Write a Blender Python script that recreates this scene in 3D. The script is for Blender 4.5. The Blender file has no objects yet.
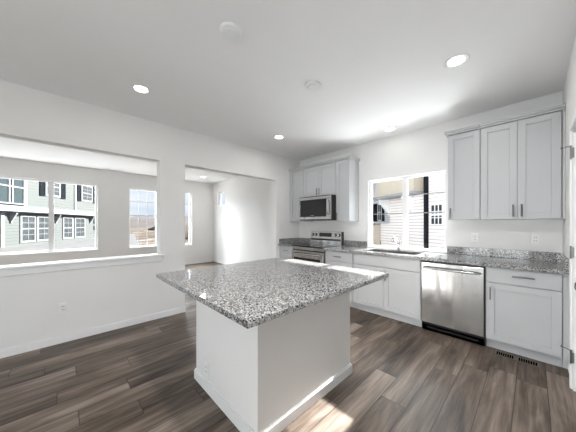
import bpy, bmesh, math, random
from mathutils import Vector, Matrix
random.seed(7)
S = bpy.context.scene
C = S.collection
R = math.radians

# ------------------------------------------------------------------ camera
cd = bpy.data.cameras.new('camera'); cam = bpy.data.objects.new('camera', cd); C.objects.link(cam)
cd.sensor_width = 36; cd.lens = 235/576*36; cd.shift_y = 8/576; cd.clip_start = 0.02; cd.clip_end = 600
cam.location = (0, 0, 1.32); cam.rotation_euler = (R(90), 0, R(46.1))
S.camera = cam

# ------------------------------------------------------------------ view, world, sun, daylight
S.view_settings.view_transform = 'Standard'; S.view_settings.look = 'None'
S.view_settings.gamma = 1; S.view_settings.use_curve_mapping = False
S.view_settings.exposure = 0.24

W = bpy.data.worlds.new('sky'); S.world = W; W.use_nodes = True
nt = W.node_tree; nt.nodes.clear()
def wn(t, **k):
    n = nt.nodes.new(t)
    for a, b in k.items(): setattr(n, a, b)
    return n
tc = wn('ShaderNodeTexCoord'); mp = wn('ShaderNodeMapping'); mp.inputs['Scale'].default_value = (1.2, 1.2, 5)
nz = wn('ShaderNodeTexNoise'); nz.inputs['Scale'].default_value = 2.2; nz.inputs['Detail'].default_value = 5
rp = wn('ShaderNodeValToRGB'); rp.color_ramp.elements[0].position = .40; rp.color_ramp.elements[1].position = .62
rp.color_ramp.elements[0].color = (.56, .67, .82, 1); rp.color_ramp.elements[1].color = (.90, .93, .98, 1)
bg = wn('ShaderNodeBackground'); bg.inputs['Strength'].default_value = 0.95; wo = wn('ShaderNodeOutputWorld')
L = nt.links.new
L(tc.outputs['Generated'], mp.inputs['Vector']); L(mp.outputs[0], nz.inputs['Vector']); L(nz.outputs['Fac'], rp.inputs['Fac'])
L(rp.outputs[0], bg.inputs['Color']); L(bg.outputs[0], wo.inputs['Surface'])

def light(name, kind, loc, energy, color=(1, 1, 1), **k):
    l = bpy.data.lights.new(name, kind); l.energy = energy; l.color = color
    for a, b in k.items(): setattr(l, a, b)
    o = bpy.data.objects.new(name, l); o.location = loc; C.objects.link(o); return o
sun = light('sun', 'SUN', (0, 20, 12), 27.0, (1.0, .97, .94), angle=R(.6))
SUND = Vector((0.01, -1, -.51)).normalized()
sun.rotation_euler = SUND.to_track_quat('-Z', 'Y').to_euler()
def area(name, loc, d, sx, sy, e, col=(.93, .96, 1)):
    o = light(name, 'AREA', loc, e, col, shape='RECTANGLE', size=sx, size_y=sy)
    o.rotation_euler = Vector(d).to_track_quat('-Z', 'Y').to_euler(); return o
# daylight lamps outside the glass; patio door and rear window are added, unseen fill
DAY = (.955, .985, 1)
area('fill_unseen_patio_door', (-1.0, -4.3, 1.1), (0, 1, .25), 2.0, 1.8, 98, DAY)
area('fill_unseen_rear_window', (-6.6, -4.4, .8), (.2, 1, .8), 1.8, 1.3, 67, DAY)
area('daylight_front_window', (-8.6, -.2, .15), (1, 0, .9), 1.6, 1.0, 60, DAY)
area('daylight_front_window', (-8.6, 2.2, .15), (1, 0, .9), 1.6, 1.0, 65, DAY)
area('daylight_front_sky', (-8.9, -.2, 2.9), (1, 0, -.5), 1.7, 1.0, 470, DAY)
area('daylight_front_sky', (-8.9, 2.2, 2.9), (1, 0, -.5), 1.6, 1.0, 470, DAY)
area('daylight_kitchen_window', (-1.41, 4.6, .42), (0, -1, 1.0), 1.1, .9, 66, DAY)
area('daylight_kitchen_sky', (-1.41, 4.7, 2.75), (0, -1, -.75), 1.2, .8, 110, DAY)

# ------------------------------------------------------------------ materials
def mat(name, col, rough=.5, metal=0, spec=.5, emit=None):
    m = bpy.data.materials.new(name); m.use_nodes = True
    b = m.node_tree.nodes['Principled BSDF']
    b.inputs['Base Color'].default_value = (*col, 1); b.inputs['Roughness'].default_value = rough
    b.inputs['Metallic'].default_value = metal; b.inputs['Specular IOR Level'].default_value = spec
    if emit: b.inputs['Emission Color'].default_value = (*emit[0], 1); b.inputs['Emission Strength'].default_value = emit[1]
    return m
class N:
    """tiny node helper"""
    def __init__(s, m): s.t = m.node_tree; s.b = s.t.nodes['Principled BSDF']
    def n(s, ty, ins={}, **k):
        n = s.t.nodes.new(ty)
        for a, b in k.items(): setattr(n, a, b)
        for a, b in ins.items():
            if hasattr(b, 'is_output') : s.t.links.new(b, n.inputs[a])
            else: n.inputs[a].default_value = b
        return n
    def m(s, op, a, b=0.0, c=0.0):
        return s.n('ShaderNodeMath', {0: a, 1: b, 2: c}, operation=op).outputs[0]
    def ramp(s, f, stops):
        r = s.n('ShaderNodeValToRGB', {'Fac': f}); e = r.color_ramp.elements
        while len(e) < len(stops): e.new(.5)
        for i, (p, c) in enumerate(stops): e[i].position = p; e[i].color = (*c, 1)
        return r.outputs[0]
    def link(s, a, b): s.t.links.new(a, b)
def noisy(name, col, rough=.6, var=.04, scale=3, bump=0.0, bscale=120, spec=.5):
    m = mat(name, col, rough, spec=spec); h = N(m)
    co = h.n('ShaderNodeTexCoord').outputs['Object']
    nzz = h.n('ShaderNodeTexNoise', {'Vector': co, 'Scale': scale, 'Detail': 3.0}).outputs['Fac']
    lo = tuple(c*(1-var) for c in col); hi = tuple(min(1, c*(1+var)) for c in col)
    h.link(h.ramp(nzz, [(.3, lo), (.7, hi)]), h.b.inputs['Base Color'])
    if bump:
        n2 = h.n('ShaderNodeTexNoise', {'Vector': co, 'Scale': bscale, 'Detail': 2.0}).outputs['Fac']
        bp = h.n('ShaderNodeBump', {'Height': n2, 'Strength': bump, 'Distance': .002})
        h.link(bp.outputs[0], h.b.inputs['Normal'])
    return m
M = {}
M['wall'] = noisy('painted_drywall', (.825, .822, .815), .75, .01, 2, .25, 90, spec=.3)
M['ceiling'] = noisy('ceiling_paint', (.90, .898, .895), .8, .01, 2, .2, 70, spec=.3)
M['trim'] = noisy('white_trim_paint', (.86, .865, .87), .4, .01, 5)
M['door'] = noisy('white_door_paint', (.84, .85, .86), .45, .01, 5)
M['cab'] = noisy('grey_cabinet_paint', (.49, .50, .515), .38, .012, 4)
M['cabdark'] = noisy('cabinet_inner_shadow_gap', (.30, .30, .31), .6, .01, 4)
M['nickel'] = noisy('brushed_nickel', (.24, .24, .24), .3, .05, 30); N(M['nickel']).b.inputs['Metallic'].default_value = 1
M['chrome'] = noisy('chrome', (.75, .75, .76), .12, .02, 10); N(M['chrome']).b.inputs['Metallic'].default_value = 1
M['black'] = noisy('black_enamel', (.012, .012, .013), .35, .1, 10)
M['blackglass'] = noisy('black_glass', (.01, .01, .011), .06, .1, 3)
M['darkgap'] = noisy('black_plastic', (.02, .02, .021), .5, .1, 10)
M['outlet'] = noisy('white_plastic', (.86, .86, .85), .35, .01, 10)
M['slot'] = noisy('outlet_slots', (.08, .08, .08), .5, .05, 10)
M['vent'] = noisy('brown_metal_register', (.12, .095, .075), .4, .1, 10)
M['lens'] = mat('led_lens', (1, 1, 1), .5, emit=((1, .97, .92), 9.0))
M['slotblack'] = noisy('register_opening', (.004, .004, .004), 1.0, .1, 10, spec=0)
M['display'] = noisy('grey_display_print', (.35, .37, .4), .4, .05, 10)

def steel():
    m = mat('brushed_stainless_steel', (.5, .49, .485), .2, 1); h = N(m)
    co = h.n('ShaderNodeTexCoord').outputs['Object']
    mpn = h.n('ShaderNodeMapping', {'Vector': co, 'Scale': (3, 3, 400)}).outputs[0]
    nz_ = h.n('ShaderNodeTexNoise', {'Vector': mpn, 'Scale': 1.0, 'Detail': 2.0}).outputs['Fac']
    h.link(h.ramp(nz_, [(.2, (.45, .445, .44)), (.8, (.56, .555, .55))]), h.b.inputs['Base Color'])
    mp2 = h.n('ShaderNodeMapping', {'Vector': co, 'Scale': (7, 7, .9)}).outputs[0]
    w = h.n('ShaderNodeTexNoise', {'Vector': mp2, 'Scale': 1.0, 'Detail': 1.0}).outputs['Fac']
    h.link(h.n('ShaderNodeBump', {'Height': w, 'Strength': .5, 'Distance': .03}).outputs[0], h.b.inputs['Normal'])
    h.b.inputs['Anisotropic'].default_value = .5
    return m
M['steel'] = steel()

def granite():
    m = mat('speckled_granite', (.5, .5, .5), .07, 0, .5); h = N(m)
    co = h.n('ShaderNodeTexCoord').outputs['Object']
    wob = h.n('ShaderNodeTexNoise', {'Vector': co, 'Scale': 90.0, 'Detail': 2.0})
    v = h.n('ShaderNodeVectorMath', {0: wob.outputs['Color'], 1: (.5, .5, .5)}, operation='SUBTRACT').outputs[0]
    v = h.n('ShaderNodeVectorMath', {0: v, 'Scale': .010}, operation='SCALE').outputs[0]
    v = h.n('ShaderNodeVectorMath', {0: co, 1: v}, operation='ADD').outputs[0]
    vo = h.n('ShaderNodeTexVoronoi', {'Vector': v, 'Scale': 165.0}, feature='F1').outputs['Color']
    sep = h.n('ShaderNodeSeparateColor', {'Color': vo})
    base = h.ramp(sep.outputs[0], [(.0, (.02, .02, .022)), (.22, (.03, .03, .033)), (.25, (.145, .145, .147)),
                                   (.42, (.23, .23, .232)), (.48, (.38, .378, .378)), (.80, (.47, .467, .467)), (.88, (.60, .598, .595)), (1, (.66, .66, .655))])
    vo2 = h.n('ShaderNodeTexVoronoi', {'Vector': v, 'Scale': 330.0}, feature='F1').outputs['Color']
    s2 = h.n('ShaderNodeSeparateColor', {'Color': vo2}).outputs[1]
    f2 = h.ramp(s2, [(.0, (.12, .12, .125)), (.2, (.22, .22, .22)), (.25, (1, 1, 1)), (1, (1, 1, 1))])
    mx = h.n('ShaderNodeMix', {0: .75, 6: base, 7: f2}, data_type='RGBA', blend_type='MULTIPLY')
    h.link(mx.outputs[2], h.b.inputs['Base Color'])
    return m
M['granite'] = granite()

def planks():
    m = mat('wood_plank_floor', (.15, .12, .1), .38, 0, .35); h = N(m)
    co = h.n('ShaderNodeTexCoord').outputs['Object']
    sp = h.n('ShaderNodeSeparateXYZ', {0: co}); x, y = sp.outputs[0], sp.outputs[1]
    Wd, Ln = .178, 1.22
    u = h.m('DIVIDE', h.m('ADD', x, 20.03), Wd); row = h.m('FLOOR', u); fu = h.m('FRACT', u)
    rr = h.n('ShaderNodeTexWhiteNoise', {'W': row}, noise_dimensions='1D').outputs['Value']
    vv = h.m('ADD', h.m('DIVIDE', h.m('ADD', y, 30.0), Ln), rr); col = h.m('FLOOR', vv); fv = h.m('FRACT', vv)
    idv = h.n('ShaderNodeCombineXYZ', {0: row, 1: col, 2: 0.0}).outputs[0]
    wn_ = h.n('ShaderNodeTexWhiteNoise', {'Vector': idv}, noise_dimensions='3D')
    pr = wn_.outputs['Value']; pc = h.n('ShaderNodeSeparateColor', {'Color': wn_.outputs['Color']})
    # per plank shifted grain coordinates
    off = h.m('MULTIPLY', pr, 37.0)
    gx = h.m('MULTIPLY', x, 20.0); gy = h.m('MULTIPLY', y, .95)
    g = h.n('ShaderNodeCombineXYZ', {0: gx, 1: gy, 2: off}).outputs[0]
    g1 = h.n('ShaderNodeTexNoise', {'Vector': g, 'Scale': 1.0, 'Detail': 5.0, 'Roughness': .62, 'Distortion': .7}).outputs['Fac']
    gb = h.n('ShaderNodeCombineXYZ', {0: h.m('MULTIPLY', x, 7.0), 1: h.m('MULTIPLY', y, 1.1), 2: h.m('ADD', off, 9.0)}).outputs[0]
    g2 = h.n('ShaderNodeTexNoise', {'Vector': gb, 'Scale': 1.0, 'Detail': 3.0, 'Roughness': .55, 'Distortion': 1.2}).outputs['Fac']
    gf = h.n('ShaderNodeCombineXYZ', {0: h.m('MULTIPLY', x, 140.0), 1: h.m('MULTIPLY', y, 6.0), 2: off}).outputs[0]
    g3 = h.n('ShaderNodeTexNoise', {'Vector': gf, 'Scale': 1.0, 'Detail': 4.0}).outputs['Fac']
    t = h.m('ADD', h.m('MULTIPLY', g1, .56), h.m('MULTIPLY', g2, .60))
    t = h.m('ADD', t, h.m('MULTIPLY', h.m('SUBTRACT', g3, .5), .17))
    t = h.m('ADD', t, h.m('MULTIPLY', h.m('SUBTRACT', pr, .5), .20))
    colr = h.ramp(t, [(.36, (.020, .014, .010)), (.46, (.068, .049, .036)), (.58, (.132, .100, .079)), (.70, (.225, .180, .147)), (.86, (.34, .285, .245))])
    # knots
    kv = h.n('ShaderNodeCombineXYZ', {0: h.m('MULTIPLY', x, 3.2), 1: h.m('MULTIPLY', y, 1.25), 2: off}).outputs[0]
    kn = h.n('ShaderNodeTexVoronoi', {'Vector': kv, 'Scale': 1.0}, feature='F1').outputs['Distance']
    kf = h.ramp(kn, [(.0, (.35, .32, .3)), (.07, (.45, .42, .4)), (.14, (1, 1, 1)), (1, (1, 1, 1))])
    mx = h.n('ShaderNodeMix', {0: 1.0, 6: colr, 7: kf}, data_type='RGBA', blend_type='MULTIPLY').outputs[2]
    eu = h.m('MINIMUM', fu, h.m('SUBTRACT', 1.0, fu)); ev = h.m('MINIMUM', fv, h.m('SUBTRACT', 1.0, fv))
    e = h.m('MINIMUM', h.m('MULTIPLY', eu, Wd), h.m('MULTIPLY', ev, Ln))
    seam = h.ramp(e, [(.0, (.12, .11, .1)), (.0022, (.2, .19, .18)), (.0040, (1.0, 1.0, 1.0)), (1, (1, 1, 1))])
    mx = h.n('ShaderNodeMix', {0: 1.0, 6: mx, 7: seam}, data_type='RGBA', blend_type='MULTIPLY').outputs[2]
    h.link(mx, h.b.inputs['Base Color'])
    rg = h.m('ADD', h.m('MULTIPLY', g1, .25), .30); h.link(rg, h.b.inputs['Roughness'])
    hh = h.m('ADD', h.m('MULTIPLY', g1, .5), h.m('MULTIPLY', h.m('MINIMUM', h.m('MULTIPLY', e, 300.0), 1.0), 1.0))
    h.link(h.n('ShaderNodeBump', {'Height': hh, 'Strength': .35, 'Distance': .002}).outputs[0], h.b.inputs['Normal'])
    return m
M['floor'] = planks()

def glass():
    m = bpy.data.materials.new('window_glass'); m.use_nodes = True; t = m.node_tree; t.nodes.clear()
    tr = t.nodes.new('ShaderNodeBsdfTransparent'); tr.inputs[0].default_value = (.97, .98, .98, 1)
    gl = t.nodes.new('ShaderNodeBsdfGlossy'); gl.inputs['Roughness'].default_value = .02
    fr = t.nodes.new('ShaderNodeFresnel'); fr.inputs[0].default_value = 1.45
    mx = t.nodes.new('ShaderNodeMixShader'); o = t.nodes.new('ShaderNodeOutputMaterial')
    ge = t.nodes.new('ShaderNodeNewGeometry'); iv = t.nodes.new('ShaderNodeMath'); iv.operation = 'SUBTRACT'; iv.inputs[0].default_value = 1
    ml = t.nodes.new('ShaderNodeMath'); ml.operation = 'MULTIPLY'
    t.links.new(ge.outputs['Backfacing'], iv.inputs[1]); t.links.new(fr.outputs[0], ml.inputs[0]); t.links.new(iv.outputs[0], ml.inputs[1]); t.links.new(ml.outputs[0], mx.inputs[0]); t.links.new(tr.outputs[0], mx.inputs[1]); t.links.new(gl.outputs[0], mx.inputs[2]); t.links.new(mx.outputs[0], o.inputs[0])
    return m
M['glass'] = glass()

def lap(name, col, step, rough=.7, shingle=False):
    m = mat(name, col, rough); h = N(m)
    co = h.n('ShaderNodeTexCoord').outputs['Object']; sp = h.n('ShaderNodeSeparateXYZ', {0: co})
    fz = h.m('FRACT', h.m('DIVIDE', h.m('ADD', sp.outputs[2], 10.0), step))
    dark = tuple(c*.45 for c in col)
    line = h.ramp(fz, [(.0, dark), (.13, dark), (.18, col), (1, tuple(min(1, c*1.04) for c in col))])
    if shingle:
        r = h.m('FLOOR', h.m('DIVIDE', h.m('ADD', sp.outputs[2], 10.0), step))
        o = h.n('ShaderNodeTexWhiteNoise', {'W': r}, noise_dimensions='1D').outputs['Value']
        fx = h.m('FRACT', h.m('ADD', h.m('MULTIPLY', sp.outputs[0], 3.4), o))
        fac = h.ramp(fx, [(.0, (.72, .72, .72)), (.05, (.72, .72, .72)), (.09, (1, 1, 1)), (1, (1, 1, 1))])
        line = h.n('ShaderNodeMix', {0: 1.0, 6: line, 7: fac}, data_type='RGBA', blend_type='MULTIPLY').outputs[2]
    h.link(line, h.b.inputs['Base Color']); return m
M['sageshingle'] = lap('sage_shingle_siding', (.058, .068, .066), .2, shingle=True)
M['sagelap'] = lap('sage_lap_siding', (.056, .066, .064), .19)
M['tealpanel'] = noisy('teal_bay_panel', (.02, .032, .036), .6, .1, 2, spec=.1)
M['pinklap'] = lap('pinkish_lap_siding', (.78, .735, .725), .125)
M['palelap'] = lap('pale_lap_siding', (.86, .85, .86), .16)
M['tan'] = noisy('tan_stucco', (.50, .45, .37), .8, .04, 6)
M['exttrim'] = noisy('white_trim_toned_for_sun', (.17, .175, .18), .6, .02, 4)  # white trim, its colour darkened to hold under the strong sun
M['unlittrim'] = noisy('white_trim_unlit_side', (.78, .79, .80), .6, .02, 4)  # same white left light, for house sides the sun does not reach
M['shutter'] = noisy('charcoal_shutter', (.008, .011, .015), .8, .1, 6, spec=.05)
M['extglass'] = noisy('far_window_glass', (.022, .028, .032), .5, .5, 2.5, spec=.2)
M['roof'] = noisy('asphalt_shingle_roof', (.16, .16, .17), .85, .15, 12)
M['eave'] = noisy('grey_eave', (.30, .31, .32), .7, .05, 5)
def ground_mat():
    m = mat('dry_field_and_snow', (.3, .25, .2), .95, spec=.1); h = N(m)
    co = h.n('ShaderNodeTexCoord').outputs['Object']
    a = h.n('ShaderNodeTexNoise', {'Vector': co, 'Scale': .35, 'Detail': 8.0, 'Roughness': .7}).outputs['Fac']
    h.link(h.ramp(a, [(.30, (.035, .025, .02)), (.44, (.085, .065, .05)), (.56, (.15, .125, .10)), (.60, (.30, .30, .31)), (.8, (.33, .335, .35))]), h.b.inputs['Base Color'])
    return m
M['field'] = ground_mat()
M['pave'] = noisy('snowy_concrete_pavement', (.12, .122, .122), .85, .15, 1.2)
M['ridge'] = noisy('far_dry_hillside', (.075, .065, .06), .95, .3, .08)
M['dirt'] = noisy('brown_dirt', (.05, .035, .025), .95, .4, 1.5)

# ------------------------------------------------------------------ mesh helpers (authored in world coordinates)
class MB:
    def __init__(s): s.bm = bmesh.new()
    def box(s, x0, x1, y0, y1, z0, z1, bev=0, seg=1):
        t = bmesh.new(); bmesh.ops.create_cube(t, size=1)
        for v in t.verts:
            v.co = Vector(((x0+x1)/2+v.co.x*(x1-x0), (y0+y1)/2+v.co.y*(y1-y0), (z0+z1)/2+v.co.z*(z1-z0)))
        if bev: bmesh.ops.bevel(t, geom=list(t.edges), offset=bev, segments=seg, affect='EDGES', profile=.5)
        s._add(t); return s
    def _add(s, t):
        bmesh.ops.recalc_face_normals(t, faces=list(t.faces))
        me = bpy.data.meshes.new('tmp'); t.to_mesh(me); t.free(); s.bm.from_mesh(me); bpy.data.meshes.remove(me)
    def cyl(s, c, r, h, axis='z', n=24, r2=None, bev=0):
        t = bmesh.new(); bmesh.ops.create_cone(t, cap_ends=True, segments=n, radius1=r, radius2=r if r2 is None else r2, depth=h)
        if bev: bmesh.ops.bevel(t, geom=[e for e in t.edges if any(len(f.verts) > 4 for f in e.link_faces)], offset=bev, segments=2, affect='EDGES', profile=.5)
        m = {'z': Matrix(), 'x': Matrix.Rotation(R(90), 4, 'Y'), 'y': Matrix.Rotation(R(90), 4, 'X')}[axis]
        bmesh.ops.transform(t, matrix=Matrix.Translation(c) @ m, verts=t.verts); s._add(t); return s
    def tube(s, pts, r, n=12):
        pts = [Vector(p) for p in pts]; t = bmesh.new(); rings = []; rad = r if isinstance(r, (list, tuple)) else [r]*len(pts)
        up = None
        for i, p in enumerate(pts):
            d = (pts[min(i+1, len(pts)-1)]-pts[max(i-1, 0)]).normalized()
            if up is None: up = d.orthogonal().normalized()
            up = (up-d*up.dot(d)).normalized(); w = d.cross(up)
            rings.append([t.verts.new(p+rad[i]*(math.cos(a)*up+math.sin(a)*w)) for a in [2*math.pi*k/n for k in range(n)]])
        for a, b in zip(rings, rings[1:]):
            for k in range(n): t.faces.new((a[k], a[(k+1) % n], b[(k+1) % n], b[k]))
        t.faces.new(rings[0][::-1]); t.faces.new(rings[-1]); s._add(t); return s
    def prism(s, poly, axis, a, b):
        """poly of 2-D points in the other two axes (order x,y,z without axis)"""
        t = bmesh.new()
        def P(p, q): 
            return {'x': (q, p[0], p[1]), 'y': (p[0], q, p[1]), 'z': (p[0], p[1], q)}[axis]
        A = [t.verts.new(P(p, a)) for p in poly]; B = [t.verts.new(P(p, b)) for p in poly]; n = len(poly)
        t.faces.new(A[::-1]); t.faces.new(B)
        for i in range(n): t.faces.new((A[i], A[(i+1) % n], B[(i+1) % n], B[i]))
        s._add(t); return s
    def build(s, name, m, parent=None, loc=None, smooth=False):
        if parent is not None and loc is None: o0 = ORG[parent]
        elif loc is None:
            zs = [v.co for v in s.bm.verts]
            o0 = Vector((sum(c.x for c in zs)/len(zs), sum(c.y for c in zs)/len(zs), min(c.z for c in zs)))
        else: o0 = Vector(loc)
        for v in s.bm.verts: v.co -= o0
        me = bpy.data.meshes.new(name); s.bm.to_mesh(me); s.bm.free(); me.materials.append(M[m])
        if smooth:
            for p in me.polygons: p.use_smooth = True
        o = bpy.data.objects.new(name, me); C.objects.link(o)
        if parent is not None: o.parent = parent
        else: o.location = o0
        ORG[o] = o0; 
        return o
ORG = {}
def tag(o, label=None, cat=None, group=None, kind=None):
    if label: o['label'] = label
    if cat: o['category'] = cat
    if group: o['group'] = group
    if kind: o['kind'] = kind
    return o
def thing(name, loc, label, cat, group=None):
    o = bpy.data.objects.new(name, None); o.empty_display_size = .1; C.objects.link(o); o.location = loc; ORG[o] = Vector(loc)
    return tag(o, label, cat, group)
def struct(name, mb, m, parent=None, label=None):
    o = mb.build(name, m, parent, loc=(0, 0, 0) if parent is None else None)
    if parent is None: o['kind'] = 'structure'
    if label: o['label'] = label
    return o
def sroot(name, loc, label=None):
    o = bpy.data.objects.new(name, None); C.objects.link(o); o.location = loc; ORG[o] = Vector(loc); o['kind'] = 'structure'
    if label: o['label'] = label
    return o

# ------------------------------------------------------------------ shell
H = 2.74; XL = -3.63; XR = .225; YB = 3.85; XF = -7.8; YR = -3.6; T = .15
struct('floor', MB().box(XF-T, 1.6, YR-T, YB+T, -.12, 0), 'floor')
struct('ceiling', MB().box(XF-T, 1.6, YR-T, YB+T, H, H+.15), 'ceiling')
def wall(name, axis, pos, thick, a0, a1, holes, m='wall', z0=0.0, z1=H):
    """axis 'x': wall plane x=pos running along y; holes = (a0,a1,z0,z1)"""
    mb = MB(); lo, hi = min(pos, pos+thick), max(pos, pos+thick)
    def bx(p, q, u, v):
        if q-p < 1e-4 or v-u < 1e-4: return
        if axis == 'x': mb.box(lo, hi, p, q, u, v)
        else: mb.box(p, q, lo, hi, u, v)
    cur = a0
    for (p, q, u, v) in sorted(holes):
        bx(cur, p, z0, z1); bx(p, q, z0, u); bx(p, q, v, z1); cur = q
    bx(cur, a1, z0, z1)
    return struct(name, mb, m)
wall('wall_back', 'y', YB, T, XF-T, 1.6, [(-1.985, -.832, .925, 2.07), (-7.46, -6.98, 1.94, 2.41)])
wall('wall_left', 'x', XL, -T, YR, YB, [(-2.4, .995, .86, 2.215), (1.338, 3.153, 0, 2.215)])
wall('wall_right', 'x', XR, .13, YR, YB, [(-3.1, -1.1, .7, 2.2), (2.2, 2.93, 0, 2.06)])
wall('wall_far', 'x', XF, -T, YR, YB, [(-1.07, .665, .665, 2.345), (1.35, 2.07, .66, 2.32), (2.38, 3.10, .63, 2.36)])
wall('wall_rear', 'y', YR, -T, XF-T, 1.6, [(-7.5, -5.9, .7, 2.3), (-2.0, 0, 0, 2.2)])
struct('wall_closet', MB().box(1.45, 1.6, 1.6, YB, 0, H).box(XR+.131, 1.45, 1.6, 1.7, 0, H), 'wall')

def base(name, x0, x1, y0, y1):
    h = .085
    struct(name, MB().box(x0, x1, y0, y1, 0, h-.012).box(x0 + (.003 if x1-x0 < .02 else 0), x1-(.003 if x1-x0 < .02 else 0), y0+(.003 if y1-y0 < .02 else 0), y1-(.003 if y1-y0 < .02 else 0), h-.012, h), 'trim')
bt = .014
base('baseboard_left', XL, XL+bt, YR, 1.338)
base('baseboard_left_end', XL, XL+bt, 3.153, 3.31)
base('baseboard_living_back', XF, XL-T, YB-bt, YB)
base('baseboard_living_far', XF, XF+bt, YR, YB-bt)
base('baseboard_living_divider', XL-T-bt, XL-T, YR, 1.338)
base('baseboard_right', XR-bt, XR, YR, 2.13)
# pass-through ledge and its apron (trim_1)
struct('trim_1', MB().box(XL-T-.03, XL+.035, -2.45, 1.045, .868, .893, .004).box(XL-.001, XL+.016, -2.43, 1.02, .80, .868, .003)
       .box(XL-T-.016, XL-T+.001, -2.43, 1.02, .80, .868, .003), 'trim', label='white painted ledge of the pass-through opening with apron below')

# door frame at the right wall
struct('trim_2', MB().box(XR-.016, XR, 2.935, 2.99, 0, 2.12, .003).box(XR-.016, XR, 2.14, 2.195, 0, 2.12, .003).box(XR-.016, XR, 2.195, 2.935, 2.062, 2.12, .003)
       .box(XR, XR+.13, 2.915, 2.93, 0, 2.06).box(XR, XR+.13, 2.2, 2.215, 0, 2.06).box(XR, XR+.13, 2.215, 2.915, 2.045, 2.06), 'trim', label='white casing and jamb of the door at the right edge')
dr = sroot('door_1', (XR+.05, 2.91, 0), 'white panel door with nickel knob at the right edge')
mb = MB().box(XR+.026, XR+.061, 2.218, 2.912, .012, 2.04)
mb.box(XR+.022, XR+.027, 2.218, 2.30, .012, 2.04).box(XR+.022, XR+.027, 2.83, 2.912, .012, 2.04).box(XR+.022, XR+.027, 2.30, 2.83, .012, .2).box(XR+.022, XR+.027, 2.30, 2.83, .88, 1.05).box(XR+.022, XR+.027, 2.30, 2.83, 1.92, 2.04)
struct('door_slab', mb, 'door', dr)
kb = MB().cyl((XR+.018, 2.47, .905), .032, .008, 'x').cyl((XR+.0, 2.47, .905), .012, .04, 'x').cyl((XR-.012, 2.47, .905), .027, .034, 'x', bev=.01)
struct('door_knob', kb, 'nickel', dr)
for z, stop in ((.26, 1), (1.095, 0), (1.885, 1)):
    mb = MB().box(XR-.010, XR+.005, 2.909, 2.914, z-.04, z+.04, .001).cyl((XR-.012, 2.918, z), .006, .10, n=12)
    for dz in (-.03, .0, .03): mb.cyl((XR-.002, 2.908, z+dz), .004, .003, 'y', n=8)
    if stop:
        mb.tube([(XR-.012, 2.918, z+.052), (XR-.03, 2.93, z+.056), (XR-.055, 2.955, z+.055)], .004, 8)
        mb.cyl((XR-.06, 2.96, z+.055), .009, .008, 'x', n=12).cyl((XR-.012, 2.918, z+.054), .008, .008, n=12)
    hg = struct('door_hinge', mb, 'nickel', dr)

# ------------------------------------------------------------------ windows
def window(n, axis, pos, a0, a1, z0, z1, out, cols, label, rails=(), muls=(), fw=.045, mun=.012):
    """vinyl frame set in a hole; out=+1/-1 direction towards outdoors along the wall normal"""
    c = pos+out*.09
    r = sroot('window_%d' % n, (c, (a0+a1)/2, z0) if axis == 'x' else ((a0+a1)/2, c, z0), label)
    def bx(mb, p, q, u, v, d0, d1, bev=0):
        lo, hi = min(c+d0, c+d1), max(c+d0, c+d1)
        if axis == 'x': mb.box(lo, hi, p, q, u, v, bev)
        else: mb.box(p, q, lo, hi, u, v, bev)
    f = MB()
    bx(f, a0, a1, z0, z0+fw, -.035, .035); bx(f, a0, a1, z1-fw, z1, -.035, .035)
    bx(f, a0, a0+fw, z0+fw, z1-fw, -.035, .035); bx(f, a1-fw, a1, z0+fw, z1-fw, -.035, .035)
    for (p, q) in muls: bx(f, p, q, z0+fw, z1-fw, -.035, .035)
    struct('window_frame', f, 'trim', r)
    g = MB(); edges = [a0+fw]+[x for m_ in muls for x in m_]+[a1-fw]
    for i in range(0, len(edges), 2):
        p, q = edges[i], edges[i+1]
        for k in range(1, cols): bx(g, p+(q-p)*k/cols-mun/2, p+(q-p)*k/cols+mun/2, z0+fw, z1-fw, -.006, .006)
        for (zz, t_) in rails: bx(g, p, q, zz-t_/2, zz+t_/2, -.007, .007)
    if cols > 1 or rails: struct('muntin_grid', g, 'muntin' if n == 1 else 'trim2', r)
    else: g.bm.free()
    p_ = MB(); bx(p_, a0+fw, a1-fw, z0+fw, z1-fw, -.0015, .0015)
    struct('pane', p_, 'glass', r)
    return r
M['muntin'] = noisy('grey_muntin_bar', (.25, .25, .26), .5, .05, 5)
M['trim2'] = noisy('pale_grey_muntin_bar', (.55, .57, .60), .5, .02, 5)
window(1, 'y', YB, -1.985, -.832, .925, 2.07, 1, 1, 'wide two-sash kitchen window above the sink', rails=((1.775, .014), (1.49, .014)), muls=((-1.432, -1.362),), fw=.025)
window(2, 'x', XF, -1.07, .665, .665, 2.345, -1, 1, 'wide two-pane window looking at the sage house', muls=((-.225, -.135),), fw=.04)
window(3, 'x', XF, 1.35, 2.07, .66, 2.32, -1, 3, 'tall gridded living-room window beside the pillar', rails=((1.96, .014), (1.56, .03)), fw=.03)
window(4, 'x', XF, 2.38, 3.10, .63, 2.36, -1, 3, 'narrow slice of window seen right of the pillar', rails=((1.96, .014), (1.56, .03)), fw=.05)
window(5, 'y', YB, -7.46, -6.98, 1.94, 2.41, 1, 1, 'small square high window near the far corner', fw=.03)
window(6, 'y', YR, -7.5, -5.9, .7, 2.3, -1, 1, 'unseen living-room window added behind the camera for fill light', muls=((-6.74, -6.66),))  # this and the next two openings are unseen, added to let in fill light
window(8, 'x', XR, -3.1, -1.1, .7, 2.2, 1, 1, 'unseen side window added behind the camera for fill light', muls=((-2.14, -2.06),))
window(7, 'y', YR, -2.0, 0, .0, 2.2, -1, 1, 'unseen sliding patio door added behind the camera for fill light', muls=((-1.05, -.95),), fw=.06)
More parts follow.
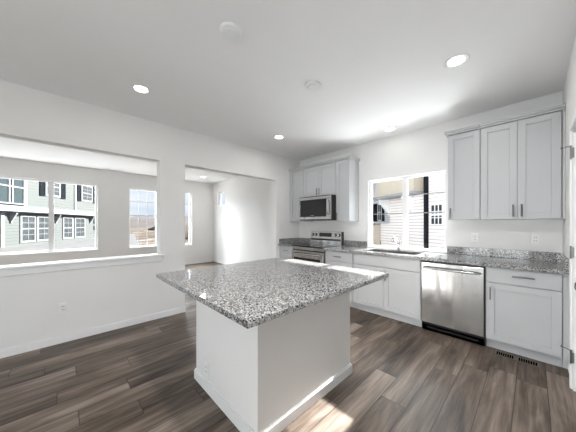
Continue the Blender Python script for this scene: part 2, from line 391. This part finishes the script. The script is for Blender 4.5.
# drywall sill boards
struct('trim_3', MB().box(-2.0, -.815, YB-.02, YB+.06, .914, .935, .003), 'trim', label='white sill under the kitchen window')
struct('trim_4', MB().box(XF-.06, XF+.012, -1.07, .665, .645, .667, .003), 'trim', label='thin white sill of the wide living-room window')
struct('trim_5', MB().box(XF-.06, XF+.012, 1.35, 2.07, .64, .662, .003), 'trim', label='thin white sill of the gridded living-room window')

# ------------------------------------------------------------------ cabinets
def shaker(mb_loc, x0, x1, z0, z1, yf, parent, name='door', fr=.062, th=.02):
    """five-piece door, front face at y=yf facing -Y"""
    f = MB()
    f.box(x0, x0+fr, yf, yf+th, z0, z1, .0012).box(x1-fr, x1, yf, yf+th, z0, z1, .0012)
    f.box(x0+fr, x1-fr, yf, yf+th, z0, z0+fr, .0012).box(x0+fr, x1-fr, yf, yf+th, z1-fr, z1, .0012)
    f.box(x0+fr-.002, x1-fr+.002, yf+.013, yf+th-.002, z0+fr-.002, z1-fr+.002)
    return f.build(name, 'cab', parent)
def slab(x0, x1, z0, z1, yf, parent, name='drawer'):
    return MB().box(x0, x1, yf, yf+.02, z0, z1, .002).build(name, 'cab', parent)
def pull(x, z, yf, parent, vertical=True, ln=.13):
    m = MB(); y = yf-.03
    if vertical:
        m.cyl((x, y, z), .0075, ln, 'z', 12)
        for d in (-1, 1): m.cyl((x, y+.015, z+d*ln*.36), .0045, .03, 'y', 10)
    else:
        m.cyl((x, y, z), .0075, ln, 'x', 12)
        for d in (-1, 1): m.cyl((x+d*ln*.36, y+.015, z), .0045, .03, 'y', 10)
    o = m.build('pull', 'nickel', parent, smooth=False); tag(o, 'brushed nickel bar pull'); return o
YF = 3.24   # base door faces
g = .002
def base_body(x0, x1, name, loc, label, hollow=False):
    t = thing('base_cabinet', loc, label, 'cabinet', None)
    if hollow:
        MB().box(x0+.001, x1-.001, YF+.021, YB-.001, .10, .12).box(x0+.001, x0+.019, YF+.021, YB-.001, .12, .874).box(x1-.019, x1-.001, YF+.021, YB-.001, .12, .874)\
            .box(x0+.019, x1-.019, YF+.021, YF+.039, .70, .874).box(x0+.019, x1-.019, YB-.012, YB-.001, .12, .874).build('cabinet_body', 'cab', t)
    else: MB().box(x0+.001, x1-.001, YF+.021, YB-.001, .10, .874).build('cabinet_body', 'cab', t)
    MB().box(x0+.001, x1-.001, 3.315, 3.335, .001, .0995).build('toe_kick', 'cab', t)
    return t
# right of the dishwasher
t = base_body(-.345, .192, '', (-.08, 3.55, 0), 'grey shaker base cabinet with one drawer and one door right of the dishwasher')
d = slab(-.335, .186, .713, .866, YF, t); pull(-.06, .80, YF, d, False, .16)
d = shaker(None, -.335, .186, .115, .705, YF, t); pull(-.305, .60, YF, d, True, .13)
MB().box(.1925, XR-.001, YF+.012, YF+.03, .10, .874).box(.1925, XR-.001, 3.315, 3.33, 0.001, .10).build('filler_strip', 'cab', t)
# sink base
t = base_body(-1.92, -.967, '', (-1.44, 3.55, 0), 'grey shaker sink base cabinet under the faucet with two doors', True)
slab(-1.913, -.972, .713, .866, YF, t, 'false_front')
d = shaker(None, -1.913, -1.444, .115, .705, YF, t); pull(-1.475, .60, YF, d)
d = shaker(None, -1.440, -.972, .115, .705, YF, t); pull(-1.409, .60, YF, d)
# between range and sink
t = base_body(-2.452, -1.922, '', (-2.19, 3.55, 0), 'grey shaker base cabinet with a drawer between range and sink cabinet')
d = slab(-2.446, -1.926, .713, .866, YF, t); pull(-2.19, .79, YF, d, False, .14)
d = shaker(None, -2.446, -1.926, .115, .705, YF, t); pull(-2.41, .60, YF, d)
# left of range
t = base_body(-3.59, -3.225, '', (-3.4, 3.55, 0), 'narrow grey base cabinet in the corner left of the range')
d = slab(-3.585, -3.23, .713, .866, YF, t); pull(-3.41, .79, YF, d, False, .12)
d = shaker(None, -3.585, -3.23, .115, .705, YF, t); pull(-3.26, .60, YF, d)
MB().box(XL+.001, -3.591, YF+.012, YF+.03, .0, .874).build('filler_strip', 'cab', t)

# wall cabinets
YU = 3.53
def upper_body(x0, x1, z0, z1, loc, label, grp=None):
    t = thing('wall_cabinet', loc, label, 'cabinet', grp)
    MB().box(x0+.0005, x1-.0005, YU+.021, YB-.001, z0, z1).build('cabinet_body', 'cab', t)
    return t
Z0, Z1 = 1.372, 2.435
def crown(x0, x1, parent, l=0, r=0):
    MB().box(x0-l*.018, x1+r*.018, YU-.012, YB-.001, Z1+.002, Z1+.022, .002).box(x0-l*.03, x1+r*.03, YU-.028, YB-.001, Z1+.022, Z1+.05, .003).build('crown_moulding', 'cab', parent)
t = upper_body(-.745, -.424, Z0, Z1, (-.58, 3.69, Z0), 'single-door grey wall cabinet right of the kitchen window')
d = shaker(None, -.742, -.427, Z0+.004, Z1-.004, YU, t); pull(-.712, 1.455, YU, d, True, .13)
crown(-.745, -.4245, t, 1, 0)
t = upper_body(-.422, .205, Z0, Z1, (-.11, 3.69, Z0), 'double-door grey wall cabinet beside the right wall')
d = shaker(None, -.419, -.111, Z0+.004, Z1-.004, YU, t); pull(-.142, 1.465, YU, d, True, .13)
d = shaker(None, -.108, .197, Z0+.004, Z1-.004, YU, t); pull(-.078, 1.465, YU, d, True, .13)
crown(-.4215, XR-.002, t)
MB().box(.207, XR-.001, YU+.004, YU+.03, Z0, Z1).build('filler_strip', 'cab', t)
t = upper_body(-3.6, -3.217, Z0, Z1, (-3.4, 3.69, Z0), 'single-door grey wall cabinet in the corner left of the microwave')
d = shaker(None, -3.597, -3.22, Z0+.004, Z1-.004, YU, t); pull(-3.25, 1.455, YU, d)
MB().box(XL+.001, -3.6005, YU+.012, YU+.03, Z0, Z1).build('filler_strip', 'cab', t)
crown(XL+.001, -3.2175, t)
t = upper_body(-3.215, -2.437, 1.845, Z1, (-2.83, 3.69, 1.845), 'short double-door grey wall cabinet over the microwave')
d = shaker(None, -3.212, -2.828, 1.849, Z1-.004, YU, t); pull(-2.858, 1.935, YU, d)
d = shaker(None, -2.825, -2.44, 1.849, Z1-.004, YU, t); pull(-2.795, 1.935, YU, d)
crown(-3.2145, -2.4375, t)
t = upper_body(-2.435, -2.16, Z0, Z1, (-2.3, 3.69, Z0), 'narrow grey wall cabinet right of the microwave')
d = shaker(None, -2.432, -2.163, Z0+.004, Z1-.004, YU, t); pull(-2.40, 1.455, YU, d)
crown(-2.4345, -2.16, t, 0, 1)

# ------------------------------------------------------------------ countertops
CT0, CT1 = .8755, .914
ct = thing('countertop', (-1.1, 3.5, CT0), 'grey speckled granite countertop running from the range to the right wall', 'countertop')
m = MB()
SX0, SX1, SY0, SY1 = -1.80, -1.06, 3.32, 3.72
m.box(-2.45, SX0, 3.205, YB-.001, CT0, CT1).box(SX1, XR-.001, 3.205, YB-.001, CT0, CT1)
m.box(SX0, SX1, 3.205, SY0, CT0, CT1).box(SX0, SX1, SY1, YB-.001, CT0, CT1)
m.build('countertop_slab', 'granite', ct)
MB().box(-2.45, -2.0, YB-.021, YB-.001, CT1+.0003, CT1+.10, .002).build('backsplash', 'granite', ct)
MB().box(-.815, XR-.001, YB-.021, YB-.001, CT1+.0003, CT1+.10, .002).build('backsplash', 'granite', ct)
MB().box(XR-.021, XR-.001, 3.235, YB-.0215, CT1+.0003, CT1+.10, .002).build('side_splash', 'granite', ct)
ct = thing('countertop', (-3.4, 3.5, CT0), 'short granite countertop in the corner left of the range', 'countertop')
MB().box(XL+.001, -3.225, 3.205, YB-.001, CT0, CT1).build('countertop_slab', 'granite', ct)
MB().box(XL+.001, -3.225, YB-.021, YB-.001, CT1+.0003, CT1+.10, .002).build('backsplash', 'granite', ct)
MB().box(XL+.001, XL+.021, 3.235, YB-.0215, CT1+.0003, CT1+.10, .002).build('side_splash', 'granite', ct)

# ------------------------------------------------------------------ sink, faucet
sk = thing('kitchen_sink', (-1.43, 3.52, .68), 'double-bowl stainless steel undermount sink below the window', 'sink')
def bowl(x0, x1, name):
    w = .004; z0 = .70; z1 = CT1-.012
    MB().box(x0, x1, SY0+.002, SY1-.002, z0, z0+w).box(x0, x0+w, SY0+.002, SY1-.002, z0+w, z1).box(x1-w, x1, SY0+.002, SY1-.002, z0+w, z1)\
        .box(x0+w, x1-w, SY0+.002, SY0+.002+w, z0+w, z1).box(x0+w, x1-w, SY1-.002-w, SY1-.002, z0+w, z1).build('bowl', 'steel', sk)
    MB().cyl(((x0+x1)/2, 3.54, z0+w+.003), .04, .006).build('drain', 'nickel', sk)
bowl(SX0+.002, -1.435, ''); bowl(-1.425, SX1-.002, '')
fx, fy = -1.44, 3.775
fc = thing('faucet', (fx, fy, CT1), 'low chrome pull-out faucet standing behind the sink', 'faucet')
MB().cyl((fx, fy, CT1+.006), .03, .011, bev=.003).cyl((fx, fy, CT1+.07), .021, .13).build('faucet_body', 'chrome', fc)
MB().tube([(fx, fy-.01, CT1+.10), (fx, fy-.05, CT1+.155), (fx, fy-.10, CT1+.195), (fx, fy-.16, CT1+.205), (fx, fy-.20, CT1+.185), (fx, fy-.225, CT1+.15)], [.016, .016, .016, .018, .019, .02], 14).build('spout', 'chrome', fc, smooth=True)
MB().tube([(fx, fy, CT1+.13), (fx+.005, fy, CT1+.155), (fx+.03, fy, CT1+.175), (fx+.075, fy-.005, CT1+.185)], [.021, .019, .009, .008], 12).build('lever_handle', 'chrome', fc, smooth=True)

# ------------------------------------------------------------------ dishwasher
dx0, dx1 = -.958, -.353
dw = thing('dishwasher', (-.655, 3.5, 0), 'stainless steel dishwasher with a bar handle built under the counter', 'dishwasher')
MB().box(dx0-.004, dx1+.004, 3.262, YB-.01, .012, .868).build('tub', 'darkgap', dw)
MB().box(dx0+.004, dx1-.004, 3.222, 3.26, .118, .852, .004, 2).build('door', 'steel', dw)
MB().box(dx0, dx1, 3.30, 3.262, .0135, .112).box(dx0, dx1, 3.256, 3.262, .085, .113).box(dx0+.05, dx1-.05, 3.252, 3.257, .045, .06).build('kick_plate', 'black', dw)
hy = 3.177
m = MB().tube([(dx0+.035, 3.222, .79), (dx0+.04, hy+.006, .79), (dx0+.075, hy, .79), (-.655, hy-.004, .79), (dx1-.075, hy, .79), (dx1-.04, hy+.006, .79), (dx1-.035, 3.222, .79)], .0125, 12)
m.build('handle', 'steel', dw, smooth=True)

# ------------------------------------------------------------------ range
rx0, rx1 = -3.218, -2.458
rg = thing('range', (-2.84, 3.5, 0), 'freestanding stainless steel range with black glass cooktop below the microwave', 'stove')
MB().box(rx0, rx1, 3.232, YB-.03, .03, .90).build('body', 'black', rg)
MB().box(rx0, rx1, 3.19, YB-.10, .901, .919, .003).build('cooktop', 'blackglass', rg)
m = MB()
for (bx_, by_, br) in ((-3.03, 3.36, .1), (-2.65, 3.36, .075), (-3.03, 3.61, .075), (-2.65, 3.61, .1)):
    m = MB()
    for k in range(32):
        a, b = 2*math.pi*k/32, 2*math.pi*(k+1)/32
        m.prism([(bx_+br*math.cos(a), by_+br*math.sin(a)), (bx_+br*math.cos(b), by_+br*math.sin(b)), (bx_+(br-.005)*math.cos(b), by_+(br-.005)*math.sin(b)), (bx_+(br-.005)*math.cos(a), by_+(br-.005)*math.sin(a))], 'z', .9191, .9196)
    m.build('burner_ring', 'display', rg)

MB().box(rx0, rx1, 3.195, 3.231, .845, .900, .003).build('front_trim', 'steel', rg)
od = MB().box(rx0+.004, rx1-.004, 3.19, 3.231, .245, .825, .005, 2).build('oven_door', 'steel', rg)
MB().box(rx0+.07, rx1-.07, 3.186, 3.1905, .33, .70).build('window', 'blackglass', od)
MB().tube([(rx0+.05, 3.19, .775), (rx0+.055, 3.145, .775), (rx0+.09, 3.135, .775), (rx1-.09, 3.135, .775), (rx1-.055, 3.145, .775), (rx1-.05, 3.19, .775)], .013, 12).build('handle', 'steel', od, smooth=True)
MB().box(rx0+.004, rx1-.004, 3.195, 3.231, .06, .235, .005, 2).build('storage_drawer', 'steel', rg)
# backguard with slanted control panel
bg_ = MB().prism([(3.75, .92), (3.75, 1.03), (3.765, 1.165), (3.785, 1.172), (3.82, 1.172), (3.82, .92)], 'x', rx0, rx1-.008).build('backguard', 'steel', rg)
MB().box(rx1-.008, rx1, 3.752, 3.82, .92, 1.17).build('side_cap', 'black', bg_)
def onpanel(x0, x1, z0, z1, mat_, nm, dep=.004):
    k = (.015)/(.135)
    y = lambda z: 3.75+(z-1.03)*k
    return MB().prism([(y(z0)-dep, z0), (y(z1)-dep, z1), (y(z1)+.001, z1), (y(z0)+.001, z0)], 'x', x0, x1).build(nm, mat_, bg_)
onpanel(-2.99, -2.69, 1.07, 1.145, 'blackglass', 'display')
for kx in (-3.155, -3.075, -2.605, -2.52):
    z = 1.107; y = 3.75+(z-1.03)*.111
    kn = MB().cyl((kx, y-.005, z), .03, .008, 'y').build('knob', 'black', bg_)
    MB().cyl((kx, y-.02, z), .021, .028, 'y', bev=.003).build('knob_cap', 'steel', kn)
MB().box(rx0+.02, rx1-.02, 3.7485, 3.7505, .998, 1.03).build('vent_slot', 'black', bg_)

# ------------------------------------------------------------------ microwave
mw = thing('microwave', (-2.826, 3.64, 1.385), 'stainless steel over-the-range microwave mounted under the short cabinet', 'microwave')
x0, x1, yf = -3.205, -2.445, 3.385
MB().box(x0, x1, yf+.03, YB-.01, 1.39, 1.842).build('case', 'black', mw)
m = MB().box(x0, x1, yf, yf+.03, 1.775, 1.842, .002).box(x0, x1, yf, yf+.03, 1.405, 1.455, .002).box(x0, x0+.035, yf, yf+.03, 1.455, 1.775).box(x1-.09, x1, yf, yf+.03, 1.455, 1.775)
fr_ = m.build('front_frame', 'steel', mw)
MB().box(x0+.035, x1-.09, yf+.004, yf+.03, 1.455, 1.775).build('glass_door', 'blackglass', mw)
MB().box(x0+.02, x1-.02, yf-.002, yf+.001, 1.825, 1.836).build('vent_grille', 'black', mw)
MB().tube([(x1-.05, yf, 1.74), (x1-.05, yf-.03, 1.73), (x1-.05, yf-.033, 1.615), (x1-.05, yf-.03, 1.50), (x1-.05, yf, 1.49)], .009, 10).build('handle', 'steel', mw, smooth=True)
MB().box(-2.90, -2.83, yf+.0025, yf+.0045, 1.475, 1.483).build('badge', 'display', mw)

# ------------------------------------------------------------------ island
ix0, ix1, iy0, iy1 = -1.995, -1.12, .83, 1.84
il = thing('kitchen_island', (-1.55, 1.33, 0), 'white drywall-clad kitchen island body with baseboard in mid floor', 'kitchen island')
MB().box(ix0, ix1, iy0, iy1, 0.001, .8815).build('island_body', 'wall', il)
def ring(mb, o, z0, z1):
    mb.box(ix0-o, ix1+o, iy0-o, iy0, z0, z1).box(ix0-o, ix1+o, iy1, iy1+o, z0, z1).box(ix0-o, ix0, iy0, iy1, z0, z1).box(ix1, ix1+o, iy0, iy1, z0, z1)
m = MB(); ring(m, .014, .001, .073); ring(m, .008, .073, .085); m.build('island_baseboard', 'trim', il)
MB().box(-2.135, -.82, .555, 1.945, .882, .914, .003, 1).build('island_countertop', 'granite', loc=(-1.46, 1.23, .8755))
tag(bpy.data.objects['island_countertop'], 'large square grey speckled granite slab overhanging the white island', 'countertop')

# ------------------------------------------------------------------ outlets
def outlet(loc, rz, label, wide=1, blank=False):
    t = thing('wall_outlet', (0, 0, 0), label, 'outlet', None)
    w = .035*wide
    MB().box(-w, w, -.006, -.0005, -.057, .057, .002).build('cover_plate', 'outlet', t)
    if not blank:
        for k in range(wide):
            cx = (k-(wide-1)/2)*.046
            rc = MB().box(cx-.017, cx+.017, -.0085, -.006, -.035, .035, .001).build('receptacle', 'outlet', t)
            for z in (-.018, .018):
                MB().box(cx-.009, cx-.005, -.009, -.0084, z-.005, z+.006).box(cx+.005, cx+.009, -.009, -.0084, z-.005, z+.006).build('socket', 'slot', rc)
    t.location = loc; t.rotation_euler = (0, 0, rz); return t
outlet((-.513, YB-.0005, 1.14), 0, 'white wall outlet above the counter over the dishwasher')
outlet((.025, YB-.0005, 1.15), 0, 'white wall outlet above the counter beside the right wall', 1)
outlet((XL+.0005, .009, .385), R(90), 'white outlet low on the left wall under the ledge')
o_ = outlet((-1.79, iy0-.0005, .17), 0, 'white outlet plate low on the island side', 1)

# ------------------------------------------------------------------ floor register
fr = thing('floor_register', (-.11, 3.215, 0), 'brown slotted floor register in front of the right base cabinet', 'floor vent')
vx0, vx1, vy0, vy1 = -.265, .045, 3.155, 3.262
MB().box(vx0, vx1, vy0, vy1, .0005, .004, .001).build('register_plate', 'vent', fr)
m = MB()
for k in range(18):
    x = vx0+.018+k*(vx1-vx0-.036)/17.0
    if k in (8, 9): continue
    MB().box(x-.0055, x+.0055, vy0+.016, vy1-.016, .0041, .0046).build('slot', 'slotblack', fr)

# ------------------------------------------------------------------ ceiling lights and covers
def copy_tree(o):
    r = o.copy(); C.objects.link(r)
    for c in list(o.children):
        q = c.copy(); C.objects.link(q); q.parent = r
    return r
def lathe(name, mat_, prof, parent=None, n=40):
    """prof of (radius, z), origin centred"""
    t = bmesh.new(); rings = []
    for (r_, z) in prof: rings.append([t.verts.new((r_*math.cos(2*math.pi*k/n), r_*math.sin(2*math.pi*k/n), z)) for k in range(n)])
    for a, b in zip(rings, rings[1:]):
        for k in range(n): t.faces.new((a[k], a[(k+1) % n], b[(k+1) % n], b[k]))
    t.faces.new(rings[-1]); t.faces.new(rings[0][::-1])
    mb = MB(); mb._add(t); return mb.build(name, mat_, parent, loc=(0, 0, 0), smooth=False)
def recessed(): 
    t = thing('recessed_light', (0, 0, 0), '', 'ceiling light')
    lathe('trim_ring', 'trim', [(.098, -.0005), (.098, -.004), (.090, -.008), (.076, -.006), (.062, -.0025), (.062, -.0005)], t)
    lathe('light_lens', 'lens', [(.061, -.0008), (.061, -.004), (.045, -.0055), (.01, -.006)], t)
    return t
spots = [(-2.853, .60, 'round recessed light in the ceiling nearest the left wall opening'),
         (-.46, 2.474, 'round recessed light, largest one, above the right-hand side'),
         (-2.866, 2.554, 'round recessed light in the ceiling near the doorway opening and far corner'),
         (-1.474, 3.534, 'round recessed light in the ceiling just before the kitchen window'),
         (-.46, .60, 'unseen recessed light above the camera, boosted to fill the island'),
         (-6.9, 3.07, 'round recessed light in the far room ceiling seen through the doorway')]
L0 = recessed(); CAN = (1, 3.5, 4, .35, 36, 3)  # lamp above the camera is out of view, energy raised as fill
for i, (x, y, lb) in enumerate(spots):
    o = L0 if i == 0 else copy_tree(L0)
    o.location = (x, y, H); tag(o, lb, 'ceiling light', 'recessed ceiling lights')
    lamp = light('recessed_lamp', 'AREA', (x, y, H-.012), CAN[i], (1, .97, .94), shape='DISK', size=.13)
D0 = thing('ceiling_cover', (-1.535, .89, H), 'larger round white cover disc on the ceiling near the top edge', 'ceiling cover', 'round ceiling covers')
lathe('cover_disc', 'trim', [(.076, -.0005), (.076, -.018), (.070, -.024), (.01, -.0245)], D0)
lathe('cover_ring', 'trim', [(.058, -.024), (.058, -.031), (.050, -.033), (.01, -.0335)], D0)
D1 = copy_tree(D0); D1.location = (-1.55, 1.85, H); D1['label'] = 'smaller round white cover disc near the ceiling middle above the island'

# ------------------------------------------------------------------ outdoors
struct('ground', MB().box(-400, 60, -120, 400, -.5, -.13), 'field', label='dry brown field with snow patches')
pv = MB().prism([(-8.3, -14), (-8.3, 1.9), (-34, 6.5), (-60, 8), (-60, -14)], 'z', -.125, -.06); struct('path', pv, 'pave', label='pale pavement before the sage house')
struct('path_side', MB().box(-8.0, 3, 4.1, 9.5, -.125, -.06), 'pave', label='pale side yard behind the kitchen window')
# far hillside: gently uneven ridge
t_ = bmesh.new(); n = 60; rows = []
for k in range(n+1):
    a = R(60+k*120/n); hh = 5.6+1.0*math.sin(k*.7)+.6*math.sin(k*1.9+1)
    dx, dy = math.cos(a), math.sin(a)
    rows.append([t_.verts.new((dx*r_, dy*r_, z)) for r_, z in ((110, -.5), (140, hh*.45), (170, hh), (230, hh*.8), (300, -.5))])
for a, b in zip(rows, rows[1:]):
    for j in range(4): t_.faces.new((a[j], b[j], b[j+1], a[j+1]))
mb = MB(); mb._add(t_); struct('far_hill', mb, 'ridge', label='low brown hillside on the horizon')
# dirt mounds on the field
def mound(x, y, rx, ry, h, seed, m_, lb):
    rnd = random.Random(seed); t = bmesh.new(); nr, ns = 7, 22; rings = []
    for i in range(nr+1):
        q = i/nr; ring_ = []
        for k in range(ns):
            a = 2*math.pi*k/ns; w = 1+.18*math.sin(3*a+seed)+.1*math.sin(7*a+2*seed)
            ring_.append(t.verts.new((rx*(1-q*.97)*w*math.cos(a), ry*(1-q*.97)*w*math.sin(a), h*math.sin(q*math.pi/2)**.8*(1+.12*rnd.uniform(-1, 1)) if i else -.1)))
        rings.append(ring_)
    for a, b in zip(rings, rings[1:]):
        for k in range(ns): t.faces.new((a[k], a[(k+1) % ns], b[(k+1) % ns], b[k]))
    t.faces.new(rings[-1]); t.faces.new(rings[0][::-1]); mb = MB(); mb._add(t)
    o = mb.build('dirt_mound', m_, loc=(0, 0, 0)); o.location = (x, y, -.1); tag(o, lb, 'dirt mound')
mound(-34, 11.5, 5, 1.8, 1.0, 3, 'dirt', 'long dark dirt mound outside the gridded living-room window')
mound(-24, 9.0, 2.2, 1.1, .45, 5, 'dirt', 'low brown dirt heap nearest the gridded living-room window')
mound(-58, 19, 11, 4, 1.5, 8, 'dirt', 'wide far dirt mound below the horizon')

# townhouse seen through the living-room window: local x along the facade (away), local -y towards us
AX = math.atan2(.5282, -.8491)
def local_house(name, loc, label):
    t = thing(name, (0, 0, 0), label, 'house'); t.location = loc; t.rotation_euler = (0, 0, AX); return t
hs = local_house('townhouse', (-21.357, -2.579, 0), 'sage green two-storey townhouse with dark shutters outside the wide window')
MB().box(-6, 13.2, 0, 9, -.1, 2.25).build('lower_wall', 'sagelap', hs)
MB().box(-6, 13.2, -.35, 9, 2.25, 6.4).build('upper_wall', 'sageshingle', hs)
MB().prism([(-.9, 6.4), (9.6, 6.4), (4.4, 9.2)], 'x', -6.3, 13.5).build('roof', 'roof', hs)
m = MB().box(-6, 13.2, -.40, -.35, 2.08, 2.42).box(1.02, 1.24, -.40, -.35, 2.42, 6.4).box(5.68, 5.92, -.40, -.35, 2.42, 6.4).box(13.0, 13.25, -.42, -.35, 2.42, 6.4)\
    .box(.0, .22, -.05, 0, -.1, 2.1).box(9.3, 9.55, -.05, 0, -.1, 2.1)
m.build('white_trim', 'exttrim', hs)
MB().box(-6, 13.2, -.34, -.0, 2.0, 2.08).build('shadow_soffit', 'shutter', hs)  # near-black strip: shade under the overhang put into its colour
# bay of dark glass at the left
b_ = MB().box(-3.2, 1.02, -.42, -.35, 2.5, 6.0).build('bay_glazing', 'tealpanel', hs)
m = MB()
for x in (-3.2, -1.5, -.05, .15, .92): m.box(x, x+.09, -.46, -.42, 2.5, 6.0)
m.box(-3.2, 1.02, -.46, -.42, 3.5, 3.58).box(-3.2, 1.02, -.46, -.42, 2.5, 2.58).build('bay_frame', 'exttrim', b_)
def ext_window(par, x0, x1, z0, z1, y, cols=2, rows=4, fr_=.12, m_fr='exttrim', m_gl='extglass'):
    w = MB().box(x0, x1, y-.05, y, z0, z0+fr_).box(x0, x1, y-.05, y, z1-fr_, z1).box(x0, x0+fr_, y-.05, y, z0+fr_, z1-fr_).box(x1-fr_, x1, y-.05, y, z0+fr_, z1-fr_)
    zc = (z0+z1)/2; w.box(x0+fr_, x1-fr_, y-.045, y, zc-.035, zc+.035)
    for k in range(1, cols):
        xx = x0+fr_+(x1-x0-2*fr_)*k/cols; w.box(xx-.013, xx+.013, y-.04, y, z0+fr_, z1-fr_)
    for k in range(1, rows):
        zz = z0+fr_+(z1-z0-2*fr_)*k/rows
        if abs(zz-zc) > .1: w.box(x0+fr_, x1-fr_, y-.04, y, zz-.013, zz+.013)
    f = w.build('window', m_fr, par)
    MB().box(x0+fr_, x1-fr_, y-.02, y-.002, z0+fr_, z1-fr_).build('pane', m_gl, f)
for x0, x1 in ((1.25, 2.42), (2.52, 3.75), (4.93, 6.1), (6.3, 7.7)): ext_window(hs, x0, x1, .12, 1.9, 0)
for x0, x1 in ((2.72, 4.12), (6.55, 8.12)):
    ext_window(hs, x0, x1, 3.3, 4.75, -.35)
def shutter(par, x0, x1, z0, z1, y):
    m = MB().box(x0, x0+.05, y-.06, y, z0, z1).box(x1-.05, x1, y-.06, y, z0, z1).box(x0, x1, y-.06, y, z0, z0+.08).box(x0, x1, y-.06, y, z1-.08, z1)
    k = z0+.12
    while k < z1-.1: m.box(x0+.05, x1-.05, y-.045, y, k, k+.05); k += .085
    m.box(x0+.05, x1-.05, y-.02, y, z0, z1); m.build('shutter', 'shutter', par)
for x0, x1 in ((2.24, 2.68), (4.16, 4.64), (6.03, 6.5), (8.16, 8.62)): shutter(hs, x0, x1, 3.25, 4.8, -.35)
def bracket(par, x, y, z, d=.3, m_='exttrim'):
    MB().box(x-.06, x+.06, y-.07, y, z-.7, z).box(x-.06, x+.06, y-d, y, z-.1, z).prism([(y-.07, z-.62), (y-d, z-.12), (y-d, z-.1), (y-.10, z-.1), (y-.0, z-.5)], 'x', x-.05, x+.05).build('bracket', m_, par)
for x in (.65, 4.25, 8.45, 12.4): bracket(hs, x, 0, 2.08, .33)
for z in (.75, 1.35): MB().box(9.0, 9.25, -.06, 0, z, z+.4).build('wall_plaque', 'shutter', hs)

# houses outside the kitchen window
AX2 = AX+math.pi
def local_house2(name, loc, label):
    t = thing(name, (0, 0, 0), label, 'house'); t.location = loc; t.rotation_euler = (0, 0, AX2); return t
def W2(x, y):   # world offset -> local plan coordinates of that frame
    c, s_ = math.cos(-AX2), math.sin(-AX2); return (c*x-s_*y, s_*x+c*y)
hp = local_house2('townhouse', (-2.06, 9.4, 0), 'pinkish lap-sided house with a tan upper bay just outside the kitchen window')
def plan(sx0, sx1, yoff, depth): # front wall between sx0..sx1 (distance along facade), side walls running straight back
    a, b = (-sx0, yoff), (-sx1, yoff); d_ = W2(0, depth)
    return [a, b, (b[0]+d_[0], b[1]+d_[1]), (a[0]+d_[0], a[1]+d_[1])]
MB().prism(plan(-.08, 2.96, 0, 4.5), 'z', -.1, 4.6).build('lower_wall', 'pinklap', hp)
MB().prism(plan(2.962, 3.70, .02, 4), 'z', -.1, 1.32).build('garage_wall', 'pinklap', hp)
MB().box(-3.35, -.92, -.45, -.002, 2.56, 4.6).build('upper_bay', 'tan', hp)
MB().box(-3.45, -.86, -.62, -.003, 2.45, 2.56).build('bay_eave', 'eave', hp)
MB().prism(plan(-.12, 4.0, -.6, 5.3), 'z', 4.6, 4.8).build('roof', 'roof', hp)
for x in (-1.5, -3.05): bracket(hp, x, -.001, 2.45, .5, 'unlittrim')
MB().box(-.83, -.70, -.10, -.001, -.1, 4.5).build('downspout', 'shutter', hp)
ext_window(hp, -.60, -.03, 1.27, 2.04, -.001, 3, 3, .05, 'unlittrim')
ft = local_house2('garden_shed', (-2.06, 9.4, 0), 'low tan wall block at the lower left of the kitchen window'); ft['category'] = 'shed'
MB().box(-5.4, -3.72, -1.2, .0, -.1, 1.28).build('shed_wall', 'tan', ft)
MB().box(-5.45, -3.69, -1.25, .0, 1.28, 1.34).build('shed_cap', 'exttrim', ft)
fb = local_house2('townhouse', (-9.4, 19.5, 0), 'pale distant house with dark shutters at the left of the kitchen window')
MB().box(-6, 2.5, 0, 6, -.1, 6.2).build('wall', 'palelap', fb)
MB().prism([(-.5, 6.2), (6.5, 6.2), (3, 8.0)], 'x', -6.3, 2.8).build('roof', 'eave', fb)
for x in (-2.2, -.9, .4):
    ext_window(fb, x, x+.6, 1.6, 3.0, 0, 2, 2, .07, 'unlittrim'); shutter(fb, x-.32, x-.02, 1.55, 3.05, 0); shutter(fb, x+.62, x+.92, 1.55, 3.05, 0)
